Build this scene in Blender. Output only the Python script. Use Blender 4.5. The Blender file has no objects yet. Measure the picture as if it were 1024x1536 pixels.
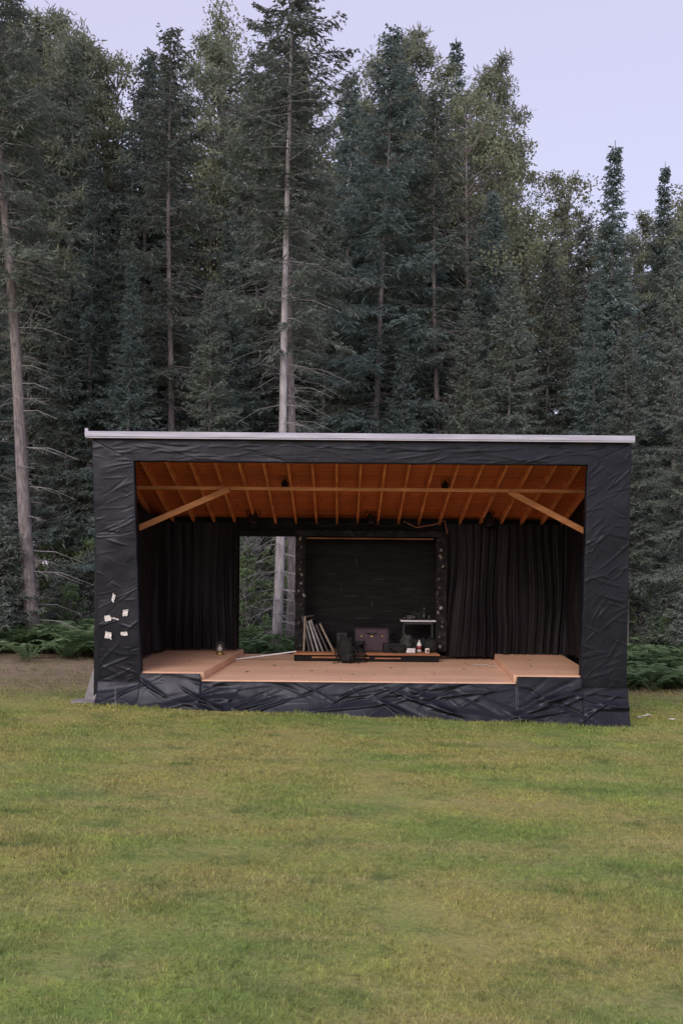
import bpy, math, random
import numpy as np
from mathutils import Vector, Matrix, noise
random.seed(7); rng=np.random.default_rng(7)
scene=bpy.context.scene
COL=scene.collection
R=math.radians
def link(o): COL.objects.link(o); return o
# ---------------------------------------------------------------- materials
def new_mat(name):
    m=bpy.data.materials.new(name); m.use_nodes=True
    nt=m.node_tree; nt.nodes.clear()
    out=nt.nodes.new('ShaderNodeOutputMaterial')
    return m,nt,out
def N(nt,t,**k):
    n=nt.nodes.new(t)
    for a,b in k.items(): setattr(n,a,b)
    return n
def mixc(nt,fac,a,b,mode='MIX'):
    n=nt.nodes.new('ShaderNodeMix'); n.data_type='RGBA'; n.blend_type=mode
    for s,v in ((n.inputs[0],fac),(n.inputs[6],a),(n.inputs[7],b)):
        if hasattr(v,'links'): nt.links.new(v,s)
        elif isinstance(v,(int,float)): s.default_value=v
        else: s.default_value=(*v,1)
    return n.outputs[2]
def math_n(nt,op,a,b=None,c=None):
    n=nt.nodes.new('ShaderNodeMath'); n.operation=op
    for i,v in enumerate((a,b,c)):
        if v is None: continue
        if hasattr(v,'links'): nt.links.new(v,n.inputs[i])
        else: n.inputs[i].default_value=v
    return n.outputs[0]
def maprange(nt,v,a,b,c=0,d=1):
    n=nt.nodes.new('ShaderNodeMapRange'); nt.links.new(v,n.inputs[0])
    for i,x in zip((1,2,3,4),(a,b,c,d)): n.inputs[i].default_value=x
    return n.outputs[0]
def coords(nt,scale=(1,1,1),kind='Object'):
    if kind=='World':
        g=N(nt,'ShaderNodeNewGeometry'); s=g.outputs['Position']
    else:
        g=N(nt,'ShaderNodeTexCoord'); s=g.outputs[kind]
    mp=N(nt,'ShaderNodeMapping'); mp.inputs['Scale'].default_value=scale
    nt.links.new(s,mp.inputs[0]); return mp.outputs[0]
def noise_n(nt,vec,scale,detail=4,rough=.55):
    n=N(nt,'ShaderNodeTexNoise'); nt.links.new(vec,n.inputs['Vector'])
    n.inputs['Scale'].default_value=scale; n.inputs['Detail'].default_value=detail; n.inputs['Roughness'].default_value=rough
    return n.outputs['Fac']
def mat(name,c1,c2=None,scale=6,stretch=(1,1,1),rough=.7,bump=.2,bdist=.01,spec=.4,metal=0,lo=.35,hi=.65,detail=5):
    if c2 is None: c2=tuple(x*.7 for x in c1)
    m,nt,out=new_mat(name)
    v=coords(nt,stretch); f=noise_n(nt,v,scale,detail)
    c=mixc(nt,maprange(nt,f,lo,hi),c1,c2)
    p=N(nt,'ShaderNodeBsdfPrincipled'); nt.links.new(c,p.inputs['Base Color'])
    p.inputs['Metallic'].default_value=metal
    p.inputs['Specular IOR Level'].default_value=spec
    f2=noise_n(nt,v,scale*5,4)
    nt.links.new(maprange(nt,f2,.3,.7,max(rough-.12,.05),min(rough+.12,1)),p.inputs['Roughness'])
    if bump:
        b=N(nt,'ShaderNodeBump'); b.inputs['Strength'].default_value=bump; b.inputs['Distance'].default_value=bdist
        nt.links.new(f2,b.inputs['Height']); nt.links.new(b.outputs[0],p.inputs['Normal'])
    nt.links.new(p.outputs[0],out.inputs[0]); return m
def leaf_mat(name,ca,cb,cc,trans=.3,sc=.6):
    m,nt,out=new_mat(name)
    oi=N(nt,'ShaderNodeObjectInfo')
    v=coords(nt,kind='World'); f=noise_n(nt,v,sc,3); f2=noise_n(nt,v,9,2)
    c=mixc(nt,maprange(nt,f,.35,.65),ca,cb)
    c=mixc(nt,maprange(nt,f2,.45,.75,0,.7),c,cc)
    hsv=N(nt,'ShaderNodeHueSaturation'); nt.links.new(c,hsv.inputs['Color'])
    nt.links.new(maprange(nt,oi.outputs['Random'],0,1,.78,1.22),hsv.inputs['Value'])
    nt.links.new(maprange(nt,oi.outputs['Random'],0,1,.485,.515),hsv.inputs['Hue'])
    d=N(nt,'ShaderNodeBsdfDiffuse'); t=N(nt,'ShaderNodeBsdfTranslucent')
    nt.links.new(hsv.outputs[0],d.inputs[0]); nt.links.new(hsv.outputs[0],t.inputs[0])
    mx=N(nt,'ShaderNodeMixShader'); mx.inputs[0].default_value=trans
    nt.links.new(d.outputs[0],mx.inputs[1]); nt.links.new(t.outputs[0],mx.inputs[2])
    nt.links.new(mx.outputs[0],out.inputs[0]); return m
M_spruce=leaf_mat('spruce_needles',(.19,.22,.20),(.21,.24,.195),(.27,.295,.255),.35)  # conifer needle colours lightened to stand in for haze among the trees
M_fir=leaf_mat('fir_needles',(.165,.21,.205),(.18,.23,.21),(.235,.28,.265),.35)
M_pine=leaf_mat('pine_needles',(.20,.225,.165),(.22,.24,.17),(.28,.29,.215),.35)
M_leaf=leaf_mat('broad_leaves',(.22,.24,.16),(.25,.265,.17),(.31,.325,.235),.4)
M_far_haze=leaf_mat('far_needles_haze_tint',(.25,.28,.29),(.265,.295,.295),(.30,.325,.33),.4)  # distance haze painted into the needles: paler and bluer than the nearer trees
M_fern=leaf_mat('fern_leaves',(.12,.185,.09),(.16,.22,.105),(.22,.26,.15),.3)
M_dry=leaf_mat('dry_grass',(.30,.26,.16),(.24,.24,.12),(.36,.31,.2),.3)
M_bark=mat('bark',(.27,.24,.245),(.13,.11,.115),scale=5,stretch=(3,3,.6),rough=.9,bump=.8,bdist=.03)
M_bark2=mat('pale_bark',(.46,.42,.435),(.26,.23,.24),scale=4,stretch=(3,3,.7),rough=.9,bump=.6,bdist=.03)
M_bark3=mat('grey_brown_bark',(.31,.265,.26),(.15,.125,.125),scale=6,stretch=(3,3,.6),rough=.9,bump=.9,bdist=.03)
M_dead=mat('dead_twigs',(.30,.275,.285),(.17,.155,.16),scale=4,rough=.9,bump=0)
def plastic_mat():
    m,nt,out=new_mat('black_plastic_sheet')
    v=coords(nt,(1,1,1)); p=N(nt,'ShaderNodeBsdfPrincipled')
    f=noise_n(nt,v,2.5,4)
    nt.links.new(mixc(nt,f,(.006,.006,.009),(.011,.011,.015)),p.inputs['Base Color'])
    nt.links.new(maprange(nt,noise_n(nt,v,4,3),.3,.7,.24,.4),p.inputs['Roughness'])
    p.inputs['Specular IOR Level'].default_value=.3
    p.inputs['Specular Tint'].default_value=(.84,.86,1,1)
    b=N(nt,'ShaderNodeBump'); b.inputs['Strength'].default_value=.35; b.inputs['Distance'].default_value=.008
    nt.links.new(noise_n(nt,coords(nt,(1.4,1.4,.9)),9,3,.5),b.inputs['Height']); nt.links.new(b.outputs[0],p.inputs['Normal'])
    nt.links.new(p.outputs[0],out.inputs[0]); return m
M_plastic=plastic_mat()
M_black=mat('black_painted_board',(.007,.0065,.007),(.013,.0115,.012),scale=5,rough=.8,spec=.15)
M_rough=mat('rough_black_timber',(.010,.009,.010),(.034,.03,.030),scale=9,stretch=(1,1,.8),rough=.85,bump=.8,bdist=.02,spec=.2,lo=.45,hi=.7)
M_backing=mat('black_backing_sheet',(.007,.0065,.007),(.015,.0135,.014),scale=3,stretch=(1,1,7),rough=.7,bump=.3,spec=.12)
M_curtain=mat('dark_curtain_cloth',(.0095,.0072,.0088),(.0155,.0118,.0138),scale=3,stretch=(4,4,.5),rough=.65,bump=.3,spec=.2)
M_fascia=mat('pale_metal_edge',(.52,.50,.59),(.38,.36,.44),scale=3,stretch=(.6,1,8),rough=.45,bump=.1)
M_roof=mat('roof_sheet',(.3,.3,.33),(.2,.2,.22),scale=2,rough=.6)
def wood(name,c1,c2,plank_w,axis,rough=.6,dark=.35,stain=.4):
    m,nt,out=new_mat(name)
    st=(14,1.2,14) if axis==0 else (1.2,14,14)
    v=coords(nt,st); f=noise_n(nt,v,1.5,6,.6)
    vo=coords(nt); f0=noise_n(nt,vo,1.1,5,.65)
    sx=N(nt,'ShaderNodeSeparateXYZ'); nt.links.new(vo,sx.inputs[0])
    q=math_n(nt,'DIVIDE',sx.outputs[axis],plank_w)
    idn=math_n(nt,'FLOOR',q); fr=math_n(nt,'FRACT',q)
    wn=N(nt,'ShaderNodeTexWhiteNoise'); wn.noise_dimensions='1D'; nt.links.new(idn,wn.inputs['W'])
    c=mixc(nt,maprange(nt,f,.3,.7),c1,c2)
    c=mixc(nt,maprange(nt,f0,.45,.7,0,stain),c,tuple(x*.55 for x in c1))
    c=mixc(nt,maprange(nt,wn.outputs[0],0,1,0,.2),c,tuple(x*.5 for x in c2))
    edge=math_n(nt,'LESS_THAN',math_n(nt,'MINIMUM',fr,math_n(nt,'SUBTRACT',1,fr)),.006/plank_w*.8)
    if axis==1:
        q2=math_n(nt,'FRACT',math_n(nt,'ADD',math_n(nt,'DIVIDE',sx.outputs[0],2.2),math_n(nt,'MULTIPLY',idn,.37)))
        edge=math_n(nt,'MAXIMUM',edge,math_n(nt,'LESS_THAN',q2,.004))
    c=mixc(nt,math_n(nt,'MULTIPLY',edge,min(1,dark*1.8)),c,(.05,.025,.015))
    p=N(nt,'ShaderNodeBsdfPrincipled'); nt.links.new(c,p.inputs['Base Color'])
    p.inputs['Roughness'].default_value=rough; p.inputs['Specular IOR Level'].default_value=.3
    b=N(nt,'ShaderNodeBump'); b.inputs['Strength'].default_value=.25; b.inputs['Distance'].default_value=.004
    nt.links.new(f,b.inputs['Height']); nt.links.new(b.outputs[0],p.inputs['Normal'])
    nt.links.new(p.outputs[0],out.inputs[0]); return m
M_floor=wood('pine_floor_boards',(.90,.58,.40),(.83,.48,.31),.42,1,dark=.3,stain=.35)
M_step=wood('raised_floor_boards',(.90,.55,.37),(.80,.45,.28),.42,1,dark=.3,stain=.35)
M_ceil=wood('roof_sheathing',(.60,.17,.05),(.38,.10,.03),.2,1,.7,.6,stain=.7)
M_rafter=mat('rafter_wood',(.74,.27,.09),(.48,.16,.055),scale=2,stretch=(5,1,5),rough=.7)
M_beam=mat('beam_wood',(.68,.29,.12),(.48,.19,.075),scale=2,stretch=(1,6,6),rough=.7)
M_wood2=mat('worn_wood_edge',(.36,.15,.065),(.2,.08,.04),scale=3,stretch=(1,5,5),rough=.7)
M_white=mat('white_paint',(.7,.68,.69),(.52,.5,.52),scale=8,rough=.6)
M_paper=mat('white_paper',(.78,.71,.69),(.62,.56,.55),scale=12,rough=.8)
M_grey=mat('grey_board',(.22,.205,.205),(.12,.11,.11),scale=4,rough=.8)
M_dgrey=mat('dark_grey_scuff',(.07,.065,.065),(.04,.036,.037),scale=4,rough=.8)
M_lgrey=mat('pale_grey_board',(.33,.31,.31),(.2,.19,.19),scale=4,rough=.8)
M_tan=mat('tan_board',(.27,.215,.17),(.16,.13,.105),scale=4,rough=.8)
M_purple=mat('dark_maroon_leatherette',(.050,.021,.038),(.03,.014,.024),scale=20,rough=.5)
M_blackmetal=mat('black_metal',(.010,.010,.012),(.018,.018,.021),scale=10,rough=.45,metal=.2)
M_fabric=mat('black_nylon',(.009,.009,.010),(.018,.017,.018),scale=15,rough=.75,bump=.5,spec=.25)
M_brass=mat('brass',(.5,.34,.12),(.34,.22,.08),scale=10,rough=.4,metal=.8)
M_red=mat('red_label',(.28,.04,.04),(.2,.03,.03),scale=8,rough=.5)
M_glass=mat('lantern_glass',(.45,.42,.38),(.35,.32,.3),scale=8,rough=.15,spec=.8)
M_conc=mat('weathered_plywood',(.27,.25,.25),(.17,.155,.15),scale=3,rough=.9,bump=.4)
# ---------------------------------------------------------------- mesh helpers
def obj_from(name,verts,faces,material,parent=None,smooth=False):
    me=bpy.data.meshes.new(name); me.from_pydata([tuple(v) for v in verts],[],faces); me.update()
    if smooth: me.polygons.foreach_set('use_smooth',[True]*len(me.polygons))
    me.materials.append(material)
    o=link(bpy.data.objects.new(name,me)); o.parent=parent; return o
def quads_mesh(name,Q,material):
    Q=np.asarray(Q,dtype=np.float32); n=len(Q); k=Q.shape[1]
    me=bpy.data.meshes.new(name)
    me.vertices.add(n*k); me.vertices.foreach_set('co',Q.reshape(-1))
    me.loops.add(n*k); me.loops.foreach_set('vertex_index',np.arange(n*k,dtype=np.int32))
    me.polygons.add(n); me.polygons.foreach_set('loop_start',np.arange(0,n*k,k,dtype=np.int32))
    me.polygons.foreach_set('loop_total',np.full(n,k,dtype=np.int32))
    me.update(calc_edges=True); me.materials.append(material); return me
class MB:
    def __init__(s): s.v=[]; s.f=[]
    def add(s,v,f):
        b=len(s.v); s.v+= [Vector(x) for x in v]; s.f+=[tuple(i+b for i in q) for q in f]
    def box(s,c,size,rot=None,bev=0.0):
        hx,hy,hz=[a/2 for a in size]; b=min(bev,hx*.45,hy*.45,hz*.45)
        rot=rot or Matrix.Identity(3); c=Vector(c)
        import bmesh
        bm=bmesh.new(); bmesh.ops.create_cube(bm,size=1)
        for v in bm.verts: v.co=Vector((v.co.x*size[0],v.co.y*size[1],v.co.z*size[2]))
        if b>0: bmesh.ops.bevel(bm,geom=list(bm.edges),offset=b,segments=2,affect='EDGES',profile=.5)
        bm.verts.index_update()
        s.add([rot@v.co+c for v in bm.verts],[tuple(v.index for v in f.verts) for f in bm.faces]); bm.free()
    def bar(s,a,b,w,h,bev=.004,up=Vector((0,0,1))):
        a=Vector(a);b=Vector(b);d=(b-a);L=d.length;d.normalize()
        x=d; y=up.cross(x); 
        if y.length<1e-4: y=Vector((0,1,0))
        y.normalize(); z=x.cross(y)
        m=Matrix((x,y,z)).transposed()
        s.box((a+b)/2,(L,w,h),m,bev)
    def tube(s,pts,rads,n=8,cap=True):
        pts=[Vector(p) for p in pts]; V=[];F=[]
        for i,p in enumerate(pts):
            t=(pts[min(i+1,len(pts)-1)]-pts[max(i-1,0)]).normalized()
            a=t.cross(Vector((0.13,.97,.2))).normalized() if abs(t.y)<.9 else t.cross(Vector((1,0,0))).normalized()
            b=t.cross(a)
            for k in range(n):
                an=2*math.pi*k/n; V.append(p+(a*math.cos(an)+b*math.sin(an))*rads[i])
        for i in range(len(pts)-1):
            for k in range(n):
                F.append((i*n+k,i*n+(k+1)%n,(i+1)*n+(k+1)%n,(i+1)*n+k))
        if cap:
            F.append(tuple(range(n))[::-1]); F.append(tuple(range((len(pts)-1)*n,len(pts)*n)))
        s.add(V,F)
    def lathe(s,c,prof,n=16):
        c=Vector(c); s.tube([c+Vector((0,0,z)) for r,z in prof],[max(r,.0005) for r,z in prof],n)
    def out(s,name,material,parent=None,smooth=False):
        return obj_from(name,s.v,s.f,material,parent,smooth)
def empty(name,loc,label=None,cat=None,group=None):
    o=link(bpy.data.objects.new(name,None)); o.location=loc; o.empty_display_size=.2
    if label: o['label']=label; o['category']=cat
    if group: o['group']=group
    return o
def tag(o,label,cat,group=None):
    o['label']=label;o['category']=cat
    if group:o['group']=group
    return o
def gz(x,y):
    z=-0.035*(12*math.tanh((x-.18)/12))
    z+=.045*noise.noise(Vector((x*.18,y*.18,3)))*min(1,abs(y)/3)
    if y>8: z+=.03*min(y-8,22)
    return z
# ---------------------------------------------------------------- ground
def grass_color(nt):
    v=coords(nt,(.9,1.3,1),'World'); v0=coords(nt,(1,1,1),'World')
    big=noise_n(nt,v,.42,4,.6); mid=noise_n(nt,v,1.5,7,.7); fine=noise_n(nt,v0,28,4,.7); sm=noise_n(nt,v0,6,6,.7)
    band=noise_n(nt,coords(nt,(.3,2.0,1),'World'),.9,6,.7)
    c=mixc(nt,maprange(nt,big,.40,.60),(.36,.325,.115),(.22,.29,.08))
    c=mixc(nt,maprange(nt,band,.48,.64,0,.6),c,(.40,.335,.16))
    c=mixc(nt,maprange(nt,mid,.54,.68,0,.65),c,(.37,.41,.105))
    c=mixc(nt,maprange(nt,mid,.32,.47,.85,0),c,(.115,.17,.055))
    c=mixc(nt,maprange(nt,sm,.52,.68,0,.5),c,(.33,.26,.13))
    c=mixc(nt,maprange(nt,sm,.32,.46,.45,0),c,(.10,.15,.05))
    c=mixc(nt,maprange(nt,fine,.45,.7,0,.5),c,(.10,.12,.045))
    return c,fine
m,nt,out=new_mat('mown_lawn'); c,fine=grass_color(nt)
g=N(nt,'ShaderNodeNewGeometry'); sx=N(nt,'ShaderNodeSeparateXYZ'); nt.links.new(g.outputs['Position'],sx.inputs[0])
vw=coords(nt,(1,1,1),'World'); nb=noise_n(nt,vw,.9,5,.7)
yb=math_n(nt,'SUBTRACT',sx.outputs[1],math_n(nt,'MULTIPLY_ADD',sx.outputs[0],.25,2.5))
yb=math_n(nt,'ADD',yb,math_n(nt,'MULTIPLY',math_n(nt,'SUBTRACT',nb,.5),6))
dm=maprange(nt,yb,-1.6,1.6)
dirt=mixc(nt,maprange(nt,noise_n(nt,vw,4,6,.7),.35,.65),(.36,.27,.19),(.22,.165,.115))
dirt=mixc(nt,maprange(nt,noise_n(nt,vw,1.4,5,.7),.54,.66,0,.7),dirt,(.22,.225,.11))
forest=mixc(nt,maprange(nt,noise_n(nt,vw,3,5),.4,.6),(.14,.12,.08),(.11,.135,.065))
dirt=mixc(nt,maprange(nt,sx.outputs[1],7,11),dirt,forest)
c=mixc(nt,dm,c,dirt)
p=N(nt,'ShaderNodeBsdfPrincipled'); nt.links.new(c,p.inputs['Base Color']); p.inputs['Roughness'].default_value=.95; p.inputs['Specular IOR Level'].default_value=.1
b=N(nt,'ShaderNodeBump'); b.inputs['Strength'].default_value=.8; b.inputs['Distance'].default_value=.04
nt.links.new(noise_n(nt,vw,22,5,.7),b.inputs['Height']); nt.links.new(b.outputs[0],p.inputs['Normal']); nt.links.new(p.outputs[0],out.inputs[0])
M_lawn=m
def axis(a,n,far):
    t=np.linspace(-1,1,n); return a*t+np.sign(t)*(far-a)*np.abs(t)**7
xs=axis(22,150,400); ys=axis(22,150,400)
V=[(x,y,gz(x,y)) for y in ys for x in xs]; nx=len(xs)
F=[(j*nx+i,j*nx+i+1,(j+1)*nx+i+1,(j+1)*nx+i) for j in range(len(ys)-1) for i in range(nx-1)]
gr=obj_from('ground',V,F,M_lawn,smooth=True); gr['kind']='structure'
m,nt,out=new_mat('grass_blades'); c,fine=grass_color(nt)
vv=coords(nt,(1,1,1),'World'); wn=N(nt,'ShaderNodeTexWhiteNoise'); wn.noise_dimensions='3D'
sn=N(nt,'ShaderNodeVectorMath'); sn.operation='SNAP'; sn.inputs[1].default_value=(.03,.03,10); nt.links.new(vv,sn.inputs[0]); nt.links.new(sn.outputs[0],wn.inputs['Vector'])
hs=N(nt,'ShaderNodeHueSaturation'); nt.links.new(c,hs.inputs['Color']); nt.links.new(maprange(nt,wn.outputs[0],0,1,.8,1.7),hs.inputs['Value'])
d=N(nt,'ShaderNodeBsdfDiffuse'); t=N(nt,'ShaderNodeBsdfTranslucent'); nt.links.new(hs.outputs[0],d.inputs[0]); nt.links.new(hs.outputs[0],t.inputs[0])
mx=N(nt,'ShaderNodeMixShader'); mx.inputs[0].default_value=.3; nt.links.new(d.outputs[0],mx.inputs[1]); nt.links.new(t.outputs[0],mx.inputs[2]); nt.links.new(mx.outputs[0],out.inputs[0])
nB=360000
dd=4.6+rng.random(nB)**.9*16.5; xx=(rng.random(nB)*2-1)*(dd*.37+.4); yy=dd-16
keep=(yy<.25*xx+2.0+rng.normal(0,1.2,nB))&~((xx>-3.95)&(xx<4.65)&(yy>-.24))
dd,xx,yy=dd[keep],xx[keep],yy[keep]; nB=len(dd)
zz=-0.035*(12*np.tanh((xx-.18)/12))
zz+=np.array([.045*noise.noise(Vector((a*.18,b_*.18,3)))*min(1,abs(b_)/3) for a,b_ in zip(xx,yy)])
patch=np.array([noise.noise(Vector((a*1.1,b_*1.1,9)))+.6*noise.noise(Vector((a*4,b_*4,19))) for a,b_ in zip(xx,yy)])
h=(.013+.024*rng.random(nB))*np.clip(1+.9*patch,.3,2); w=.0018+.00036*dd
an=rng.random(nB)*6.283; ln=rng.random(nB)*1.3; la=rng.random(nB)*6.283
near=(np.abs(yy+.38)<.16)&(xx>-4)&(xx<4.7); h=np.where(near,h*1.9,h)
P=np.stack([xx,yy,zz-.004],1); S_=np.stack([np.cos(an),np.sin(an),0*an],1)*w[:,None]
T=P+np.stack([np.cos(la)*ln*h,np.sin(la)*ln*h,h],1)
o=link(bpy.data.objects.new('grass',quads_mesh('grass',np.stack([P-S_,P+S_,T],1),m))); o['kind']='stuff'; tag(o,'mown green and straw coloured lawn grass','grass')
# ---------------------------------------------------------------- trees
def diamonds(p,d,wv,l,wd):
    l=l[:,None]; wd=wd[:,None]
    return np.stack([p,p+d*l*.45+wv*wd*.5,p+d*l,p+d*l*.45-wv*wd*.5],1)
def norm(a): return a/np.maximum(np.linalg.norm(a,axis=1,keepdims=True),1e-6)
def conifer(seed,H,Rm,base,step=.34,dens=1.0,power=.8,tw=.065,dead=True,sparse=0.0,trunk_r=.13):
    r=np.random.default_rng(seed); Q=[]; tr=MB(); dt=MB()
    bend=r.normal(0,.010,2)
    def axis_pt(z): return np.array([bend[0]*z+.05*math.sin(z*.5+seed),bend[1]*z+.05*math.cos(z*.4+seed),z])
    zs=np.linspace(-.3,H,14)
    tr.tube([axis_pt(z) for z in zs],[max(.012,trunk_r*(1-max(z,0)/H)**.8*(1.25 if z<.2 else 1)) for z in zs],9)
    z=base*H
    while z<H-.15:
        t=(z-base*H)/(H-base*H); nb=int(r.integers(5,8))
        a0=r.random()*6.28
        for k in range(nb):
            if r.random()<sparse*(1-t): continue
            az=a0+6.283*k/nb+r.normal(0,.3)
            L=(Rm*((1-t)**power)*(.35+.65*min(1,t*6+.35))*r.uniform(.4,1.28))+.12
            st=axis_pt(z+r.normal(0,.1)); pit=.55*t-.12+r.normal(0,.15)
            dh=np.array([math.cos(az),math.sin(az),0]); side=np.array([-math.sin(az),math.cos(az),0])
            n=max(4,int(L/.085*dens)); s=np.linspace(.08,1,n)
            if sparse>.12 and L>.9: s=s[s>r.uniform(.05,.4)]; n=len(s)
            pos=st+dh*(L*s*math.cos(pit))[:,None]+np.array([0,0,1])*(L*s*math.sin(pit)-.28*L*s**1.5*(1-t)+.1*L*s**3)[:,None]
            if L>.5: tr.tube([st,pos[n//2],pos[-1]],[.010+.010*L*.5,.009,.003],3,False)
            for sg in (-1,1):
                sp=r.uniform(.35,1.05,n)[:,None]
                d=norm(dh*sp+side*sg*r.uniform(.6,1,n)[:,None]+np.stack([0*s,0*s,r.normal(-.28,.32,n)],1))
                l=(.12+.36*L*(1-s)**.7*.76)*r.uniform(.45,1.3,n); l=np.minimum(l,.75)
                wv=norm(np.cross(d,np.stack([r.normal(0,.7,n),r.normal(0,.7,n),np.ones(n)],1)))
                Q.append(diamonds(pos,d,wv,l,tw*r.uniform(.6,1.2,n)))
                for q in (.35,.6,.85):
                    pp=pos+d*(l*q)[:,None]
                    for s2 in(-1,1):
                        d2=norm(d*.8+np.cross(d,[0,0,1])*s2*.8+np.stack([0*s,0*s,r.normal(-.25,.45,n)],1))
                        wv2=norm(np.cross(d2,np.stack([r.normal(0,.9,n),r.normal(0,.9,n),np.ones(n)],1)))
                        Q.append(diamonds(pp,d2,wv2,l*(.45)*r.uniform(.6,1.2,n),tw*.75*r.uniform(.6,1.2,n)))
        z+=step*(1-.45*t)*r.uniform(.75,1.25)
    if dead:
        z=.8
        while z<base*H+4:
            for k in range(int(r.integers(2,5))):
                az=r.random()*6.28; L=r.uniform(.4,1.6); st=axis_pt(z)
                dh=np.array([math.cos(az),math.sin(az),0])
                p1=st+dh*L*.5+np.array([0,0,-.06*L]); p2=st+dh*L+np.array([0,0,-.3*L])
                dt.tube([st,p1,p2],[.011,.008,.003],3,False)
                for q in range(5):
                    e=p1+(p2-p1)*r.random() if q%2 else st+(p1-st)*r.uniform(.4,1); dt.tube([e,e+np.array([r.normal(0,.25),r.normal(0,.25),-.2*r.random()])],[.005,.002],3,False)
            z+=r.uniform(.2,.5)
    return tr,dt,np.concatenate(Q)
def broad(seed,H,Rm,base,leaf=.10,ncl=110,per=130,flat=1.0,narrow=False,trunk_r=.13,csz=.55):
    r=np.random.default_rng(seed); Q=[]; tr=MB(); dt=MB()
    def ax(z): return np.array([.12*math.sin(z*.45+seed),.12*math.cos(z*.35+seed),z])
    zs=np.linspace(-.3,H*.96,14)
    tr.tube([ax(z) for z in zs],[max(.012,trunk_r*(1-max(z,0)/H)**.8) for z in zs],9)
    for i in range(ncl):
        t=r.random()**.85; z=base*H+(H-base*H)*t
        prof=math.sin(math.pi*min(1,(.18+.8*t)))**.7
        L=Rm*prof*r.uniform(.25,1.15); az=r.random()*6.283
        e=ax(z)+np.array([math.cos(az)*L,math.sin(az)*L,r.uniform(0,.6)])
        st=ax(max(base*H*.8,z-L*.7))
        mid=(st+e)/2+np.array([0,0,-.1*L])
        tr.tube([st,mid,e],[.03,.018,.005],4,False)
        sz=csz*r.uniform(.5,1.4); n=int(per*r.uniform(.4,1.3))
        g=r.normal(0,1,(n,3)); g=norm(g)*(r.random(n)**.6)[:,None]*sz*r.uniform(.7,1.3,3); g[:,2]*=.7*flat
        p=e+g
        d=norm(r.normal(0,1,(n,3))+np.array([0,0,-.3])); wv=norm(np.cross(d,r.normal(0,1,(n,3))))
        l=leaf*r.uniform(.7,1.4,n); Q.append(diamonds(p,d,wv,l,l*(.18 if narrow else .7)))
    return tr,dt,np.concatenate(Q)
def make_kind(kind,build,leafm,barkm):
    tr,dt,Q=build
    oo=obj_from('trunk',tr.v,tr.f,barkm,smooth=True); a=oo.data; bpy.data.objects.remove(oo)
    b_=quads_mesh('crown',Q,leafm)
    c_=None
    if dt.v:
        oo=obj_from('dead_branches',dt.v,dt.f,M_dead); c_=oo.data; bpy.data.objects.remove(oo)
    return (kind,a,b_,c_)
KS=[make_kind('spruce_tree',conifer(1,17,2.5,.18,sparse=.2),M_spruce,M_bark),
    make_kind('spruce_tree',conifer(2,16,2.3,.23,sparse=.32),M_spruce,M_bark),
    make_kind('spruce_tree',conifer(3,18,2.7,.28,sparse=.27),M_fir,M_bark),
    make_kind('fir_tree',conifer(4,16,2.4,.1,power=1.0,sparse=.08),M_fir,M_bark)]
K_spire=make_kind('fir_tree',conifer(14,16,2.7,.08,power=1.2,step=.28,sparse=.0),M_fir,M_bark)
K_sparse=[make_kind('spruce_tree',conifer(5,17,1.9,.36,step=.42,sparse=.42,power=.6),M_spruce,M_bark3),
          make_kind('spruce_tree',conifer(6,18,1.7,.44,step=.42,sparse=.4,power=.6,trunk_r=.14),M_spruce,M_bark3)]
K_pale=make_kind('spruce_tree',conifer(26,18,1.8,.60,step=.4,sparse=.35,power=.6,trunk_r=.13),M_spruce,M_bark2)
K_pair=make_kind('spruce_tree',conifer(28,16,1.9,.50,step=.4,sparse=.3,power=.7,trunk_r=.14),M_spruce,M_bark3)
K_lean=make_kind('spruce_tree',conifer(16,20,2.3,.44,step=.38,sparse=.3,power=.6,trunk_r=.18),M_spruce,M_bark3)
KB=[make_kind('birch_tree',broad(7,17,2.5,.34,ncl=150,per=120),M_leaf,M_bark3),make_kind('poplar_tree',broad(8,16,2.1,.28,ncl=145,per=120),M_leaf,M_bark)]
KP=[make_kind('pine_tree',broad(9,18,2.9,.32,leaf=.22,ncl=150,per=170,flat=.7,narrow=True,trunk_r=.18),M_pine,M_bark)]
K_young=make_kind('young_fir_tree',conifer(11,3.2,1.05,.05,step=.2,dens=1.3,tw=.05,dead=False,trunk_r=.04),M_spruce,M_bark)
K_shrub=make_kind('leafy_shrub',broad(12,2.6,1.0,.08,leaf=.08,ncl=46,per=80,trunk_r=.03,csz=.3),M_fern,M_bark)
LAB={'spruce_tree':'tall dark green spruce with drooping branches in the wood','fir_tree':'dense blue-green fir tree at the wood edge',
 'birch_tree':'slim yellow-green birch among dark conifers','poplar_tree':'leafy light green poplar rising among spruces','pine_tree':'tall pine with clumped olive green needles',
 'young_fir_tree':'small bushy young fir among ferns','leafy_shrub':'light green leafy shrub growing under the trees'}
H0={id(KS[0]):17,id(KS[1]):16,id(KS[2]):18,id(KS[3]):16,id(K_spire):16,id(K_sparse[0]):17,id(K_sparse[1]):18,id(K_pale):18,id(K_pair):16,id(K_lean):20,id(KB[0]):17,id(KB[1]):16,id(KP[0]):18,id(K_young):3.2,id(K_shrub):2.6}
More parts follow.
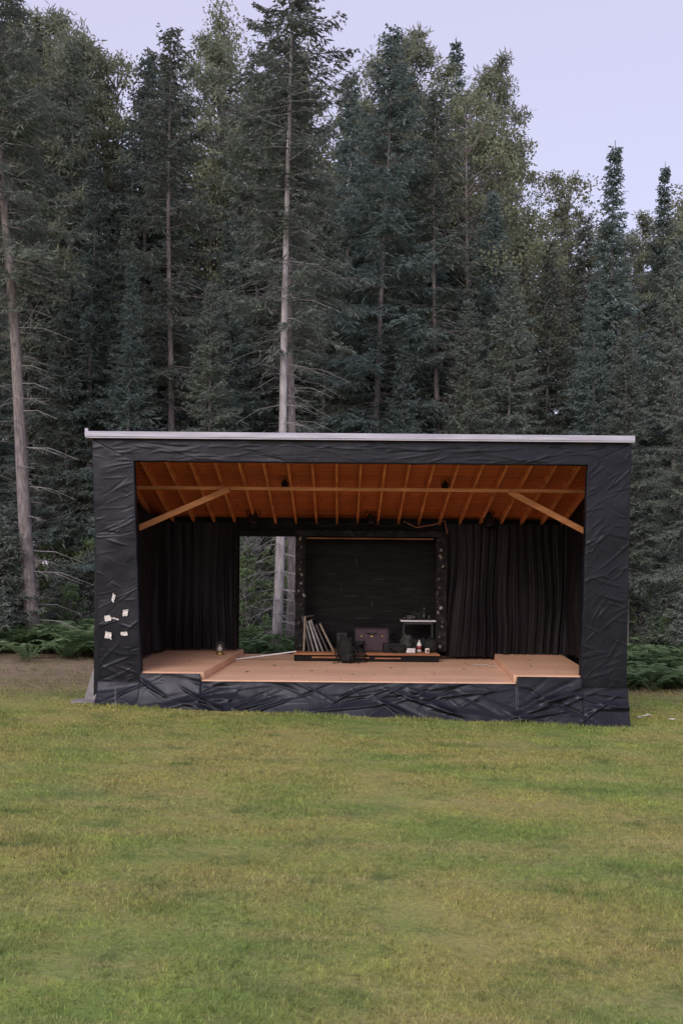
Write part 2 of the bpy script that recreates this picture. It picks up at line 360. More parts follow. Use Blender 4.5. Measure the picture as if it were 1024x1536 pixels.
def plant(K,x,y,H,rot=None,wide=1.0,lean=(0,0),label=None):
    small=K in (K_young,K_shrub)
    e=empty(K[0],(x,y,gz(x,y)-.05),label or LAB[K[0]],'shrub' if K is K_shrub else 'tree','shrubs and saplings along the wood edge' if small else 'trees of the wood behind the stage')
    s=H/H0[id(K)]; e.scale=(min(s,1.15 if not small else 9)*wide,min(s,1.15 if not small else 9)*wide,s)
    rz=random.random()*6.28 if rot is None else rot
    e.rotation_euler=(0,0,rz)
    if lean!=(0,0):
        e.rotation_euler=(Matrix.Rotation(lean[1],3,'Y')@Matrix.Rotation(lean[0],3,'X')@Matrix.Rotation(rz,3,'Z')).to_euler()
    for nm,me in (('trunk',K[1]),('crown',K[2]),('dead_branches',K[3])):
        if me is None: continue
        o=bpy.data.objects.new(nm,me); link(o); o.parent=e
    return e
def PL(K,px,d,top,**k):
    plant(K,(px-512)/1504*d,d-16,top,**k)
S=[(K_spire,915,32,16.1,dict(wide=1.0)),(K_spire,985,38,17.7,dict(wide=.85)),(KS[3],888,29,11.0,dict()),
 (K_lean,56,24.3,20,dict(lean=(0,-.08),rot=0,label='leaning grey spruce with many bare dead branches')),
 (KS[1],100,34,19.5,{}),(KS[3],132,30,14.2,{}),(KP[0],35,38,21.5,{}),(KB[0],165,39,21,{}),(KP[0],-10,33,19.5,{}),
 (K_sparse[0],255,30,18,{}),(KS[2],215,35,20,{}),(KS[3],345,31,12.8,{}),(KP[0],325,39,21.5,{}),
 (KS[0],385,36,20.5,{}),(KB[1],430,39,21,{}),(KS[0],485,31,14.5,{}),(KS[2],555,30,18.5,{}),(KP[0],600,38,22,{}),
 (K_sparse[0],655,31,17,{}),(KB[0],695,35,18.4,dict(wide=1.0)),(KB[1],745,37,18.2,dict(wide=1.1)),(KS[0],760,30,11.5,{}),
 (KB[0],845,42,18.2,{}),(KS[0],815,34,13.5,{}),(KS[2],625,36,19,{}),(KS[0],940,28,9.5,{}),(KS[0],1010,31,12.5,{}),
 (KS[3],190,28,10.5,{}),(KS[0],1050,26,11,{}),(KB[1],1015,43,17.0,{}),(KS[3],515,34,19,{}),(KS[0],60,42,21,{}),
 (KB[1],540,42,21,{}),(KB[0],100,38,20.5,{}),(KB[1],20,43,21,{}),(KS[0],700,28.5,10,{}),(KS[3],600,29,9.5,{}),(KS[0],310,28,10,{}),
 (KS[3],-25,28,12,{}),(KS[0],100,30,10,{}),
 (K_pale,415,24.2,18,dict(lean=(0,.004),rot=1,label='pale straight slim trunk rising behind the roof')),(K_pair,438,24.8,15.5,dict(lean=(0,-.022),rot=3.4,wide=1.0,label='grey-brown trunk seen through the rear gap'))]
for K,px,d,h,k in S: PL(K,px,d,h,**k)
allk=KS+K_sparse+[KS[0],KS[2],KS[3]]
for row,(y,sp) in enumerate(((18,2.6),(22,2.5),(26.5,2.6),(31,2.8))):
    hw=(y+16)*.37+3; x=-hw
    while x<hw:
        K=random.choice(allk) if (row<1 or random.random()<.55) else random.choice(KB+KP)
        xx_=x+random.uniform(-.6,.6); yy_=y+random.uniform(-1.5,1.5); d_=yy_+16; px=512+1504*xx_/d_
        tgt=random.uniform(60,250) if px<770 else random.uniform(300,420)+(0 if px<960 else -20)
        if 262<px<318 or 455<px<500: tgt=random.uniform(240,340)
        if 630<px<655: tgt=random.uniform(380,480)
        if row==0: tgt+=130
        h=(845-tgt)/1504*d_+2.4
        plant(K,xx_,yy_,h); x+=sp*random.uniform(.8,1.2)
for px,d,h in((8,24,3.2),(-30,24,3.6),(100,27,2.2),(1040,25,2.6),(1000,27,2.2),(125,27.5,2.4),(968,29,2.6),(365,27,3.0)):
    PL(K_young,px,d,h)
for px,d,h in((15,26,2.0),(-15,25,2.2),(85,29,2.4),(110,26.5,1.4),(140,29,2.4),(372,25.5,2.2),(392,28,3.8),(452,28,3),(400,30,4.5),(345,27,2.4),(965,28.5,1.8),(1005,25.5,1.4),(1030,30,2.4),(-10,30,2.6),(460,30,3.6),(380,29,5)):
    PL(K_shrub,px,d,h,wide=.8)
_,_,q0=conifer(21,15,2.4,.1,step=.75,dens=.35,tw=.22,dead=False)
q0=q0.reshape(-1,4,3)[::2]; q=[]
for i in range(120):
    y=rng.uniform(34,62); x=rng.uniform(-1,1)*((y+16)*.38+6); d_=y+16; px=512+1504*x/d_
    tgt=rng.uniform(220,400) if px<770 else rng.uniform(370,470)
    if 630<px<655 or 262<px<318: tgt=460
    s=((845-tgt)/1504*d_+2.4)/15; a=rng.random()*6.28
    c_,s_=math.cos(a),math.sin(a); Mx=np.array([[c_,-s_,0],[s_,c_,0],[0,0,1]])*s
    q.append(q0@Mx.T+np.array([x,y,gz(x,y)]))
o=link(bpy.data.objects.new('far_wood',quads_mesh('far_wood',np.concatenate(q),M_far_haze))); o['kind']='stuff'; tag(o,'haze-tinted distant conifer wood seen between trunks','wood')
def fern(seed):
    r=np.random.default_rng(seed); Q=[]
    for k in range(9):
        az=r.random()*6.28; L=r.uniform(.45,.8); n=18; s=np.linspace(.1,1,n)
        dh=np.array([math.cos(az),math.sin(az),0]); sd=np.array([-math.sin(az),math.cos(az),0])
        pos=dh*(L*s)[:,None]+np.array([0,0,1])*(L*(1.5*s-1.0*s*s))[:,None]
        for sg in(-1,1):
            d=norm(dh*.35+sd*sg+np.stack([0*s,0*s,r.normal(-.15,.1,n)],1)); l=.24*L*np.sin(np.pi*(s*.85+.12))+.03
            wv=np.tile(dh,(n,1))+np.array([0,0,.2]); Q.append(diamonds(pos,d,norm(wv),l,np.full(n,.045)))
    return np.concatenate(Q)
fs=[fern(i) for i in range(4)]; q=[]
for i in range(820):
    if i%2: x=rng.uniform(-15,-3.6)
    else: x=rng.uniform(4.4,15)
    if i%7==0: x=rng.uniform(-4,4)
    y=(6.8 if x<0 else 4.8)+abs(rng.normal(0,3.2))+max(0,.1*abs(x)-.5)+rng.normal(0,.6); s=rng.uniform(.6,1.6)*(.7 if y<7 else 1); a=rng.random()*6.28
    if y>15 or (y<5.6 and abs(x)<5): continue
    c_,s_=math.cos(a),math.sin(a); Mx=np.array([[c_,-s_,0],[s_,c_,0],[0,0,1]])*s
    q.append(fs[i%4]@Mx.T+np.array([x,y,gz(x,y)]))
nt_=3600; tx=rng.uniform(-11,12,nt_); ty=.25*tx+2.9+rng.normal(.6,1.9,nt_); ok=(ty>.3)&~((tx>-4.3)&(tx<4.9)&(ty<5))&(ty<10); tx,ty=tx[ok],ty[ok]
bl=[]
for k in range(5):
    n=len(tx); a=rng.random(n)*6.28; hh=rng.uniform(.03,.12,n); p0=np.stack([tx+rng.normal(0,.03,n),ty+rng.normal(0,.03,n),np.array([gz(u,v_) for u,v_ in zip(tx,ty)])-.005],1)
    sdv=np.stack([np.cos(a),np.sin(a),0*a],1); dv_=norm(np.stack([rng.normal(0,.45,n),rng.normal(0,.45,n),np.ones(n)],1)); bl.append(diamonds(p0,dv_,sdv,hh,np.full(n,.014)))
o=link(bpy.data.objects.new('rough_grass',quads_mesh('rough_grass',np.concatenate(bl),M_dry))); o['kind']='stuff'; tag(o,'rough tufts of dry grass beside the lawn','grass')
o=link(bpy.data.objects.new('fern_undergrowth',quads_mesh('fern_undergrowth',np.concatenate(q),M_fern))); o['kind']='stuff'; tag(o,'low green ferns and brush along the wood edge','ferns')
# ---------------------------------------------------------------- stage
stage=empty('outdoor_stage',(0.3,0,0),'open-front wooden stage wrapped in black plastic sheeting','stage')
def par(o): o.parent=stage; o.matrix_parent_inverse=Matrix.Translation((-.3,0,0)); return o
def strokes(X,Z,n,seed,angs,Lr,Wr,Hr,asp=(0,1,0,1)):
    # sum of many separate tapering wrinkles, as in stretched plastic film
    r=np.random.default_rng(seed); Hh=np.zeros_like(X)
    for i in range(n):
        cx=r.uniform(asp[0],asp[1]); cz=r.uniform(asp[2],asp[3]); a=angs[r.integers(len(angs))]+r.normal(0,.16)
        L=r.uniform(*Lr); w=r.uniform(*Wr)*(.5+.5*L/Lr[1]); hg=r.uniform(*Hr)*(1 if r.random()<.75 else -.7)
        bend=r.normal(0,.2)/L
        u=(X-cx)*math.cos(a)+(Z-cz)*math.sin(a); v=-(X-cx)*math.sin(a)+(Z-cz)*math.cos(a)
        v=v-bend*u*u
        tp=np.clip(1-(u/(L*.5))**2,0,1)**1.5
        ww=w*(.45+.55*tp)
        prof=np.where(v>0,np.exp(-(v/ww)**2),np.exp(-(v/(ww*.6))**2))
        Hh+=hg*tp*prof
    return Hh
def soft(X,Z,f,seed,amp):
    sh=X.shape; return amp*np.array([noise.noise(Vector((a*f,b*f,seed))) for a,b in zip(X.ravel(),Z.ravel())]).reshape(sh)
def wrap(name,c00,c10,c11,c01,y,seed,n,angs,Lr=(.15,.8),Wr=(.012,.035),Hr=(.0015,.0065),res=.012,ret=.16,big=.016):
    W=abs(c10[0]-c00[0]); H=abs(c01[1]-c00[1]); nx=max(8,int(W/res)); nz=max(8,int(H/res))
    S1,T1=np.meshgrid(np.linspace(0,1,nx+1),np.linspace(0,1,nz+1))
    X=(c00[0]*(1-S1)+c10[0]*S1)*(1-T1)+(c01[0]*(1-S1)+c11[0]*S1)*T1
    Z=(c00[1]*(1-S1)+c10[1]*S1)*(1-T1)+(c01[1]*(1-S1)+c11[1]*S1)*T1
    D=strokes(X,Z,n,seed,angs,Lr,Wr,Hr,(X.min(),X.max(),Z.min(),Z.max()))+soft(X,Z,1.2,seed,big)+soft(X,Z,4,seed+3,big*.35)
    ed=np.clip(np.minimum(np.minimum(S1*W,(1-S1)*W),np.minimum(T1*H,(1-T1)*H))/.05,0,1)
    Y=y-D*(.4+.6*ed)
    X=X+soft(X,Z,3,seed+7,.010); Z=Z+soft(X,Z,3,seed+9,.008)
    V=list(zip(X.ravel(),Y.ravel(),Z.ravel())); n_=nx+1
    F=[(j*n_+i,j*n_+i+1,(j+1)*n_+i+1,(j+1)*n_+i) for j in range(nz) for i in range(nx)]
    ring=[i for i in range(n_)]+[j*n_+nx for j in range(1,nz+1)]+[nz*n_+i for i in range(nx-1,-1,-1)]+[j*n_ for j in range(nz-1,0,-1)]
    b=len(V); V+=[(V[k][0],y+ret,V[k][2]) for k in ring]
    for k in range(len(ring)): F.append((ring[(k+1)%len(ring)],ring[k],b+k,b+(k+1)%len(ring)))
    return par(obj_from(name,V,F,M_plastic,smooth=True))
wrap('wrapped_pillar',(-3.83,.12),(-3.18,.5),(-3.33,4.02),(-4.0,4.36),0,3,95,[.5,-.4,.15])
wrap('wrapped_pillar',(3.83,.5),(4.55,-.17),(4.61,4.36),(3.92,4.02),0,13,115,[.75,.9,.2,-.3])
wrap('wrapped_header',(-3.335,4.015),(3.925,4.015),(4.6,4.365),(-3.995,4.365),.012,23,110,[.03,-.04,.10],(.2,1.1),(.010,.026),(.002,.007),res=.014,big=.010)
def skirt():
    W0,W1=-3.86,4.575; nx=640; nz=52
    s=np.linspace(0,1,nx+1); x=W0+(W1-W0)*s
    top=np.where(x<-3.2,.5,np.where(x<-2.22,.632,np.where(x<2.8,.512,np.where(x<3.84,.627,.46))))
    bot=np.array([gz(a,-.2)-.02+.03*noise.noise(Vector((a*2.3,0,4))) for a in x])
    T1,Xg=np.meshgrid(np.linspace(0,1,nz+1),x,indexing='ij'); Z=top[None,:]*(1-T1)+bot[None,:]*T1
    D=strokes(Xg,Z,75,41,[.36,-.30,.2,-.36],(.7,2.0),(.03,.075),(.014,.042),(W0,W1,-.1,.6))
    D+=strokes(Xg,Z,130,42,[.45,-.45,.1],(.15,.6),(.010,.024),(.002,.008),(W0,W1,-.1,.6))
    D+=soft(Xg,Z,1.3,5,.03)
    D+=.03*np.abs(np.sin((Xg+.35*np.sin(Xg*1.3))*2.0-Z*1.8))*T1
    fl=.035+.19*T1**1.5
    Y=-np.maximum(fl+D*(.15+.85*np.clip(T1*2.2,0,1)),.028); Xo=Xg-.036*(1-s)[None,:]*T1**3
    V=list(zip(Xo.ravel(),Y.ravel(),Z.ravel())); n=nx+1
    F=[(j*n+i,(j+1)*n+i,(j+1)*n+i+1,j*n+i+1) for j in range(nz) for i in range(nx)]
    return par(obj_from('plastic_skirt',V,F,M_plastic,smooth=True))
skirt()
def pb(name,material,boxes,bev=.004,smooth=False):
    b=MB()
    for c,s in boxes: b.box(c,s,None,bev)
    return par(b.out(name,material,None,smooth))
def prism(name,poly,z0,z1,material):
    n=len(poly); V=[(x,y,z0) for x,y in poly]+[(x,y,z1) for x,y in poly]
    F=[tuple(range(n))[::-1],tuple(range(n,2*n))]+[(i,(i+1)%n,n+(i+1)%n,n+i) for i in range(n)]
    return par(obj_from(name,V,F,material))
prism('stage_floor',[(-2.215,-.01),(2.79,-.01),(3.09,3.9),(2.9,4.62),(-1.99,4.62)],.36,.53,M_floor)
prism('side_platform',[(-3.5,.06),(-2.22,.06),(-2.0,4.4),(-3.75,4.4)],.36,.645,M_step)
prism('side_platform',[(2.8,.06),(4.1,.06),(4.4,4.4),(3.1,4.4)],.36,.64,M_step)
b=MB(); b.bar((-2.2,.04,.59),(-1.985,4.35,.59),.03,.115); par(b.out('step_edge_board',M_floor))
b=MB(); b.bar((2.785,.04,.59),(3.085,4.35,.59),.03,.112); par(b.out('step_edge_board',M_floor))
pb('floor_underside',M_black,[((.3,2.3,.2),(8.0,4.4,.3))])
def wallprism(name,x,t,material=M_plastic):
    V=[];prof=[(.18,-.3),(4.6,-.3),(4.6,3.12),(.18,4.28)]
    for xx_ in(x,x+t): V+=[(xx_,y,z) for y,z in prof]
    return par(obj_from(name,V,[(0,1,2,3),(7,6,5,4),(0,4,5,1),(1,5,6,2),(2,6,7,3),(3,7,4,0)],material))
wallprism('side_wall',-3.98,.1); wallprism('side_wall',4.48,.1)
pb('rear_wall',M_black,[((-3.0,4.67,1.65),(1.8,.08,3.1)),((1.84,4.67,1.65),(5.3,.08,3.1))])
pb('rear_header',M_black,[((.3,4.64,3.1),(8.3,.1,.3))])
def zr(y): return 4.375-.268*y
def slab(name,x0,x1,y0,y1,dz0,dz1,material):
    V=[(x,y,zr(y)+dz) for dz in(dz0,dz1) for x,y in((x0,y0),(x1,y0),(x1,y1),(x0,y1))]
    return par(obj_from(name,V,[(3,2,1,0),(4,5,6,7),(0,1,5,4),(1,2,6,5),(2,3,7,6),(3,0,4,7)],material))
slab('roof_sheathing',-4.02,4.58,.05,4.95,0,.02,M_ceil)
slab('roof_covering',-4.05,4.62,-.06,5.05,.022,.06,M_roof)
b=MB(); b.box((.283,-.105,4.43),(8.70,.03,.085),None,.006); b.box((.283,-.1,4.376),(8.70,.018,.02),None,.003); b.box((-4.06,-.09,4.45),(.05,.05,.14),None,.006)
par(b.out('roof_edge_trim',M_fascia))
x=-3.75
while x<4.5:
    b=MB(); a=(x,.2,zr(.2)-.067); e=(x,4.6,zr(4.6)-.067); b.bar(a,e,.042,.13); par(b.out('rafter',M_rafter)); x+=.406
b=MB(); b.box((.3,1.6,3.71),(8.3,.05,.06),None,.004); par(b.out('cross_beam',M_beam))
b=MB(); b.bar((-3.66,1.55,2.95),(-1.98,1.55,3.69),.05,.10); par(b.out('knee_brace',M_beam))
b=MB(); b.bar((4.32,1.55,2.97),(2.92,1.55,3.69),.05,.10); par(b.out('knee_brace',M_beam))
b=MB(); b.box((.3,3.95,3.12),(8.1,.04,.36),None,.005); b.box((.3,3.9,3.02),(8.1,.05,.05),None,.005); par(b.out('rear_valance',M_black))
# ---------------------------------------------------------------- curtains
def curtain(name,p0,p1,z0,z1,freq,amp,seed,label,mt=None):
    p0=Vector(p0);p1=Vector(p1); W=(p1-p0).length; d=(p1-p0)/W; nrm=Vector((d.y,-d.x)); nx=int(W/.010); nz=50; V=[];F=[]
    for i in range(nx+1):
        u=W*i/nx
        for j in range(nz+1):
            t=j/nz; z=z1+(z0-z1)*t
            us=u+.14*noise.noise(Vector((u*.9,t*1.4,seed+31)))
            ph=us*freq+1.6*noise.noise(Vector((us*1.0,seed,0)))+.5*noise.noise(Vector((us*2.6,t*1.0,seed+3)))+seed
            a=amp*(.35+.65*t)*max(.2,1+1.5*noise.noise(Vector((us*1.5,t*1.1,seed+4))))
            off=a*(math.sin(ph*math.pi*2)+.35*math.sin(ph*4.1*math.pi+t*2.5))
            off+=.07*noise.noise(Vector((us*1.2,t*2.2,seed+11)))
            zz_=z+(.05*noise.noise(Vector((u*1.8,0,seed)))*t)
            q=p0+d*u+nrm*off
            V.append((q.x,q.y,zz_))
    n=nz+1
    for i in range(nx):
        for j in range(nz): F.append((i*n+j,i*n+j+1,(i+1)*n+j+1,(i+1)*n+j))
    o=obj_from(name,V,F,mt or M_curtain,smooth=True); tag(o,label,'curtain','black stage curtains'); return o
curtain('curtain',(-3.5,3.82),(-2.05,3.82),.70,3.2,5.4,.05,2,'dark curtain beside the open rear gap')
curtain('curtain',(-3.62,.5),(-3.48,3.8),.70,3.3,2.2,.04,5,'black curtain hung along the side wall')
curtain('curtain',(2.07,3.75),(4.46,3.75),.60,3.2,5.4,.055,8,'wide pleated dark curtain hanging to the floor')
curtain('curtain',(4.42,3.7),(4.42,.5),.69,3.3,2.4,.03,11,'black curtain hung along the side wall')
# ---------------------------------------------------------------- booth
booth=empty('backdrop_booth',(.55,3.2,.53),'black framed backdrop booth on low wooden platform','stage set')
def bp(o): o.parent=booth; o.matrix_parent_inverse=Matrix.Translation((-.55,-3.2,-.53)); return o
b=MB(); b.box((.49,3.85,.61),(2.76,1.4,.15),None,.006); bp(b.out('platform',M_black))
b=MB(); b.box((.49,3.13,.675),(2.8,.05,.035),None,.005); b.box((.49,3.84,.693),(2.74,1.38,.012),None,.003); bp(b.out('platform_boards',M_wood2))
b=MB(); b.box((.0,3.135,.61),(1.1,.03,.03),None,.003); b.box((.9,3.135,.60),(.5,.03,.025),None,.003)
bp(b.out('platform_scuffs',M_wood2))
def rough_post(name,x0,x1,z0,z1,y,dep,seed):
    nx=10 if x1-x0<1 else 120; nz=90 if x1-x0<1 else 8; V=[];F=[]
    for j in range(nz+1):
        for i in range(nx+1):
            xx_=x0+(x1-x0)*i/nx; z=z0+(z1-z0)*j/nz
            V.append((xx_+.014*noise.noise(Vector((xx_*7,z*7,seed))),y-.02*noise.noise(Vector((xx_*9,z*9,seed+3)))-.015*abs(noise.noise(Vector((xx_*22,z*22,seed)))),z+.010*noise.noise(Vector((xx_*6,z*6,seed+5)))))
    n=nx+1; F=[(j*n+i,j*n+i+1,(j+1)*n+i+1,(j+1)*n+i) for j in range(nz) for i in range(nx)]
    ring=[i for i in range(n)]+[j*n+nx for j in range(1,nz+1)]+[nz*n+i for i in range(nx-1,-1,-1)]+[j*n for j in range(nz-1,0,-1)]
    b_=len(V); V+=[(V[k][0],y+dep,V[k][2]) for k in ring]
    for k in range(len(ring)): F.append((ring[(k+1)%len(ring)],ring[k],b_+k,b_+(k+1)%len(ring)))
    bp(obj_from(name,V,F,M_rough,smooth=True))
rough_post('booth_post',-.90,-.71,.70,2.93,3.56,.12,1); rough_post('booth_post',1.85,2.06,.70,2.93,3.56,.12,2)
rough_post('booth_lintel',-.92,2.08,2.935,3.05,3.54,.14,3)
for xp in(-.80,1.94):
    z=.8
    while z<2.9:
        b=MB(); rr=random.uniform(.014,.04)
        cx=xp+(.02 if xp<0 else -.02)+random.uniform(-.06,.06)
        if random.random()<.5: b.lathe((cx,3.52,z-rr),[(.004,0),(rr*.8,rr*.3),(rr,rr),(rr*.7,rr*1.7),(.004,rr*2)],8)
        else: b.box((cx,3.53,z),(rr*1.3,.03,rr*2.2),Matrix.Rotation(random.uniform(-.7,.7),3,'Y'),.008)
        bp(b.out('hanging_fitting',random.choice([M_grey,M_dgrey,M_fabric,M_tan,M_dgrey] if xp<0 else [M_grey,M_lgrey,M_dgrey,M_tan]) ,None,True))
        z+=random.uniform(.07,.2)
b=MB(); b.box((.55,3.70,2.90),(2.5,.03,.026),None,.003); bp(b.out('wood_batten',M_wood2))
V=[];F=[];nx=90;nz=160
for j in range(nz+1):
    for i in range(nx+1):
        x=-.8+2.72*i/nx;z=.7+2.25*j/nz
        y=4.2+.012*noise.noise(Vector((x*1.2,z*9,1)))+.03*noise.noise(Vector((x*1.5,z*1.5,1)))
        V.append((x,y,z))
F=[(j*(nx+1)+i,j*(nx+1)+i+1,(j+1)*(nx+1)+i+1,(j+1)*(nx+1)+i) for j in range(nz) for i in range(nx)]
bp(obj_from('backing_sheet',V,F,M_backing,smooth=True))
for xs_,zs_,w,h in((.3,2.45,.012,.16),(-.0,1.95,.01,.14),(.62,1.6,.014,.12),(.2,1.75,.25,.008),(.75,2.1,.22,.008),(-.2,2.2,.18,.007),(.9,1.45,.2,.008),(.45,1.3,.3,.008),(1.3,1.9,.15,.007)):
    b=MB(); b.box((xs_,4.14,zs_),(w,.006,h),Matrix.Rotation(random.uniform(-.05,.05),3,'Y'),.001)
    bp(b.out('tape_scrap',M_dgrey))
# ---------------------------------------------------------------- props
ZP=.70
def thing(name,loc,label,cat,parts,group=None,rotz=0):
    e=empty(name,loc,label,cat,group); e.rotation_euler=(0,0,rotz)
    for nm,b,m_,sm in parts: b.out(nm,m_,e,sm)
    return e
for k,(x,lean,h,m_) in enumerate(((-.64,.03,.66,M_tan),(-.54,-.22,.68,M_dgrey),(-.47,-.28,.66,M_grey),(-.40,-.31,.60,M_lgrey),(-.32,-.38,.64,M_grey),(-.24,-.42,.55,M_dgrey),(-.14,-.47,.58,M_tan))):
    b=MB(); b.box((0,0,h/2),(.03,.45,h),None,.004); fr=MB()
    fr.box((0,-.235,h/2),(.036,.02,h+.01),None,.003); fr.box((0,0,h+.008),(.034,.49,.018),None,.003)
    e=thing('leaning_panel',(x,3.6,ZP+.002),('thin %s flat panel leaning in a stack on the platform'%('pale grey' if m_ is M_lgrey else 'grey' if m_ is M_grey else 'dark grey' if m_ is M_dgrey else 'tan')),'panel',[('panel_board',b,M_fabric if k%2==0 else m_,False),('panel_edge',fr,m_,False)],'panels leaning in a stack')
    e.rotation_euler=(0,lean,R(8*(k-2)*.4-12))
def blob(c,s,seed,amp=.12,n=18,mm=12):
    V=[];F=[]
    for j in range(mm+1):
        ph=math.pi*j/mm
        for i in range(n):
            th=2*math.pi*i/n; d=Vector((math.sin(ph)*math.cos(th),math.sin(ph)*math.sin(th),math.cos(ph)))
            d=Vector([math.copysign(abs(a)**.75,a) for a in d]); k=1+amp*noise.noise(d*2.2+Vector((seed,0,0)))
            V.append(Vector(c)+Vector((d.x*s[0],d.y*s[1],d.z*s[2]))*k)
    for j in range(mm):
        for i in range(n): F.append((j*n+i,(j+1)*n+i,(j+1)*n+(i+1)%n,j*n+(i+1)%n))
    return V,F
b=MB(); b.add(*blob((0,0,.22),(.135,.1,.23),3,.9)); pk=MB(); pk.add(*blob((.02,-.1,.11),(.12,.05,.09),5,.7))
st=MB(); st.tube([(-.06,-.02,.38),(-.04,-.03,.47),(.03,-.03,.48),(.06,-.02,.39)],[.01]*4,6)
s1=MB(); s1.tube([(.12,-.05,.32),(.21,-.08,.2),(.18,-.08,.03),(.27,-.1,.01)],[.013]*3+[.01],6)
s2=MB(); s2.tube([(-.12,-.05,.34),(-.2,-.1,.18),(-.14,-.12,.02),(-.25,-.14,.01)],[.013]*3+[.01],6)
thing('backpack',(.1,2.9,.53),'black slouched backpack standing on the stage floor','bag',[('bag_body',b,M_fabric,True),('front_pocket',pk,M_fabric,True),('handle',st,M_fabric,True),('strap',s1,M_fabric,True),('strap',s2,M_fabric,True)])
b=MB(); b.box((0,0,.235),(.66,.24,.45),None,.03); tr_=MB()
for z in(.02,.44): tr_.box((0,0,z),(.67,.25,.025),None,.006)
for x in(-.325,.325): tr_.box((x,0,.23),(.022,.25,.45),None,.006)
lat=[]
for x_,w_ in((0,.05),(-.2,.03),(.2,.03)):
    la=MB(); la.box((x_,-.128,.30),(w_,.014,.025),None,.003); lat.append(('latch',la,M_brass,False))
ha=MB(); ha.tube([(-.09,-.12,.36),(-.08,-.17,.36),(.08,-.17,.36),(.09,-.12,.36)],[.011]*4,8)
thing('suitcase',(.6,3.55,ZP),'dark maroon suitcase with brass latch standing upright','suitcase',[('case_body',b,M_purple,False),('corner_trim',tr_,M_blackmetal,False),('handle',ha,M_blackmetal,True)]+lat)
b=MB(); b.box((0,0,.09),(.34,.26,.17),None,.015); l2=MB(); l2.box((0,-.134,.11),(.06,.012,.03),None,.003)
thing('equipment_case',(.98,3.45,ZP),'small low black equipment case','case',[('case_body',b,M_blackmetal,False),('latch',l2,M_grey,False)],rotz=R(12))
for x_,y_,sx_,sy_,sz_,sd_,z_,mt_ in((.22,3.3,.2,.14,.11,21,ZP,M_fabric),(1.1,3.28,.15,.1,.07,22,ZP,M_fabric),(.9,3.7,.14,.12,.22,23,ZP,M_fabric),(1.55,3.72,.2,.12,.12,24,ZP,M_fabric),(1.50,3.68,.14,.08,.08,25,1.313,M_fabric),(1.34,3.6,.08,.06,.045,26,1.313,M_dgrey),(1.28,3.7,.1,.1,.16,27,ZP,M_dgrey)):
    b=MB(); b.add(*blob((0,0,sz_*.85),(sx_,sy_,sz_),sd_,.9,24,14)); o=b.out('crumpled_cloth',mt_,None,True); o.location=(x_,y_,z_); tag(o,'crumpled dark cloth heaped on the %s'%('platform' if z_<1 else 'white table'),'cloth','dark cloths heaped about')
b=MB(); b.tube([(math.cos(a*.5)*(.13+.012*math.sin(a*1.7)),math.sin(a*.5)*(.11),.012+.0035*a) for a in range(0,60)],[.009]*60,6)
o=b.out('cable_coil',M_fabric,None,True); o.location=(.35,2.95,.535); tag(o,'coiled black cable lying on the stage floor','cable')
b=MB(); b.box((0,0,.6),(.68,.34,.025),None,.006); lg=[]
for x in(-.3,.3):
    for y in(-.13,.13):
        q_=MB(); q_.bar((x*.9,y,.588),(x,y,0),.025,.025,.003,Vector((0,1,0))); lg.append(('leg',q_,M_blackmetal,False))
ap=MB(); ap.box((0,-.14,.56),(.58,.02,.05),None,.003)
thing('side_table',(1.50,3.62,ZP),'small table with thin white top and black legs','table',[('table_top',b,M_white,False),('apron',ap,M_blackmetal,False)]+lg)
def bottle(x,y,z,h,r,m_,cap,label,nm='bottle'):
    b=MB(); b.lathe((0,0,0),[(.001,0),(r*.9,0),(r,.01),(r,h*.6),(r*.75,h*.7),(r*.38,h*.8),(r*.36,h*.93)],14)
    c=MB(); c.lathe((0,0,h*.93),[(.001,0),(r*.45,0),(r*.45,h*.07),(.001,h*.07)],12)
    lb=MB(); lb.lathe((0,0,h*.2),[(r*1.02,0),(r*1.02,h*.28)],14)
    thing(nm,(x,y,z),label,'bottle',[('bottle_body',b,m_,True),('cap',c,cap,False),('bottle_label',lb,M_red if m_ is M_white else M_dgrey,True)])
bottle(1.42,3.54,1.313,.17,.03,M_fabric,M_dgrey,'small dark bottle on the white table')
bottle(1.62,3.60,1.313,.24,.03,M_blackmetal,M_brass,'tall dark bottle on the white table')
bottle(1.52,3.45,ZP,.25,.045,M_white,M_dgrey,'white plastic jug with red label on platform','jug')
for x,w,h,lab in((1.72,.09,.12,'dark mug on the white table'),(1.24,.1,.07,'low dark bowl on the white table')):
    b=MB(); b.lathe((0,0,0),[(.001,0),(w*.42,0),(w*.5,h*.3),(w*.5,h),(w*.44,h),(w*.42,h*.15)],14)
    hd=MB(); hd.tube([(w*.48,0,h*.8),(w*.8,0,h*.7),(w*.8,0,h*.35),(w*.48,0,h*.25)],[.006]*4,6)
    thing('mug' if h>.1 else 'bowl',(x,3.58,1.313),lab,'mug' if h>.1 else 'bowl',[('cup_body',b,M_blackmetal,True),('handle' if h>.1 else 'rim_lug',hd,M_blackmetal,True)])
b=MB(); b.box((0,0,.035),(.17,.13,.07),None,.006); l3=MB(); l3.box((0,0,.075),(.176,.136,.016),None,.004)
thing('white_box',(1.35,3.3,ZP),'small white cardboard box with lid on platform','box',[('box_body',b,M_white,False),('lid',l3,M_paper,False)],rotz=R(-8))
b=MB(); b.add(*blob((0,0,.13),(.13,.11,.135),8,.3)); s2=MB(); s2.tube([(-.08,0,.24),(0,-.02,.31),(.08,0,.24)],[.01]*3,6)
thing('handbag',(1.74,3.4,ZP),'round black bag with loop handle','bag',[('bag_body',b,M_fabric,True),('handle',s2,M_fabric,True)])
b=MB(); b.box((0,0,.045),(.08,.05,.09),None,.01); l4=MB(); l4.box((0,-.029,.045),(.05,.006,.045),None,.001)
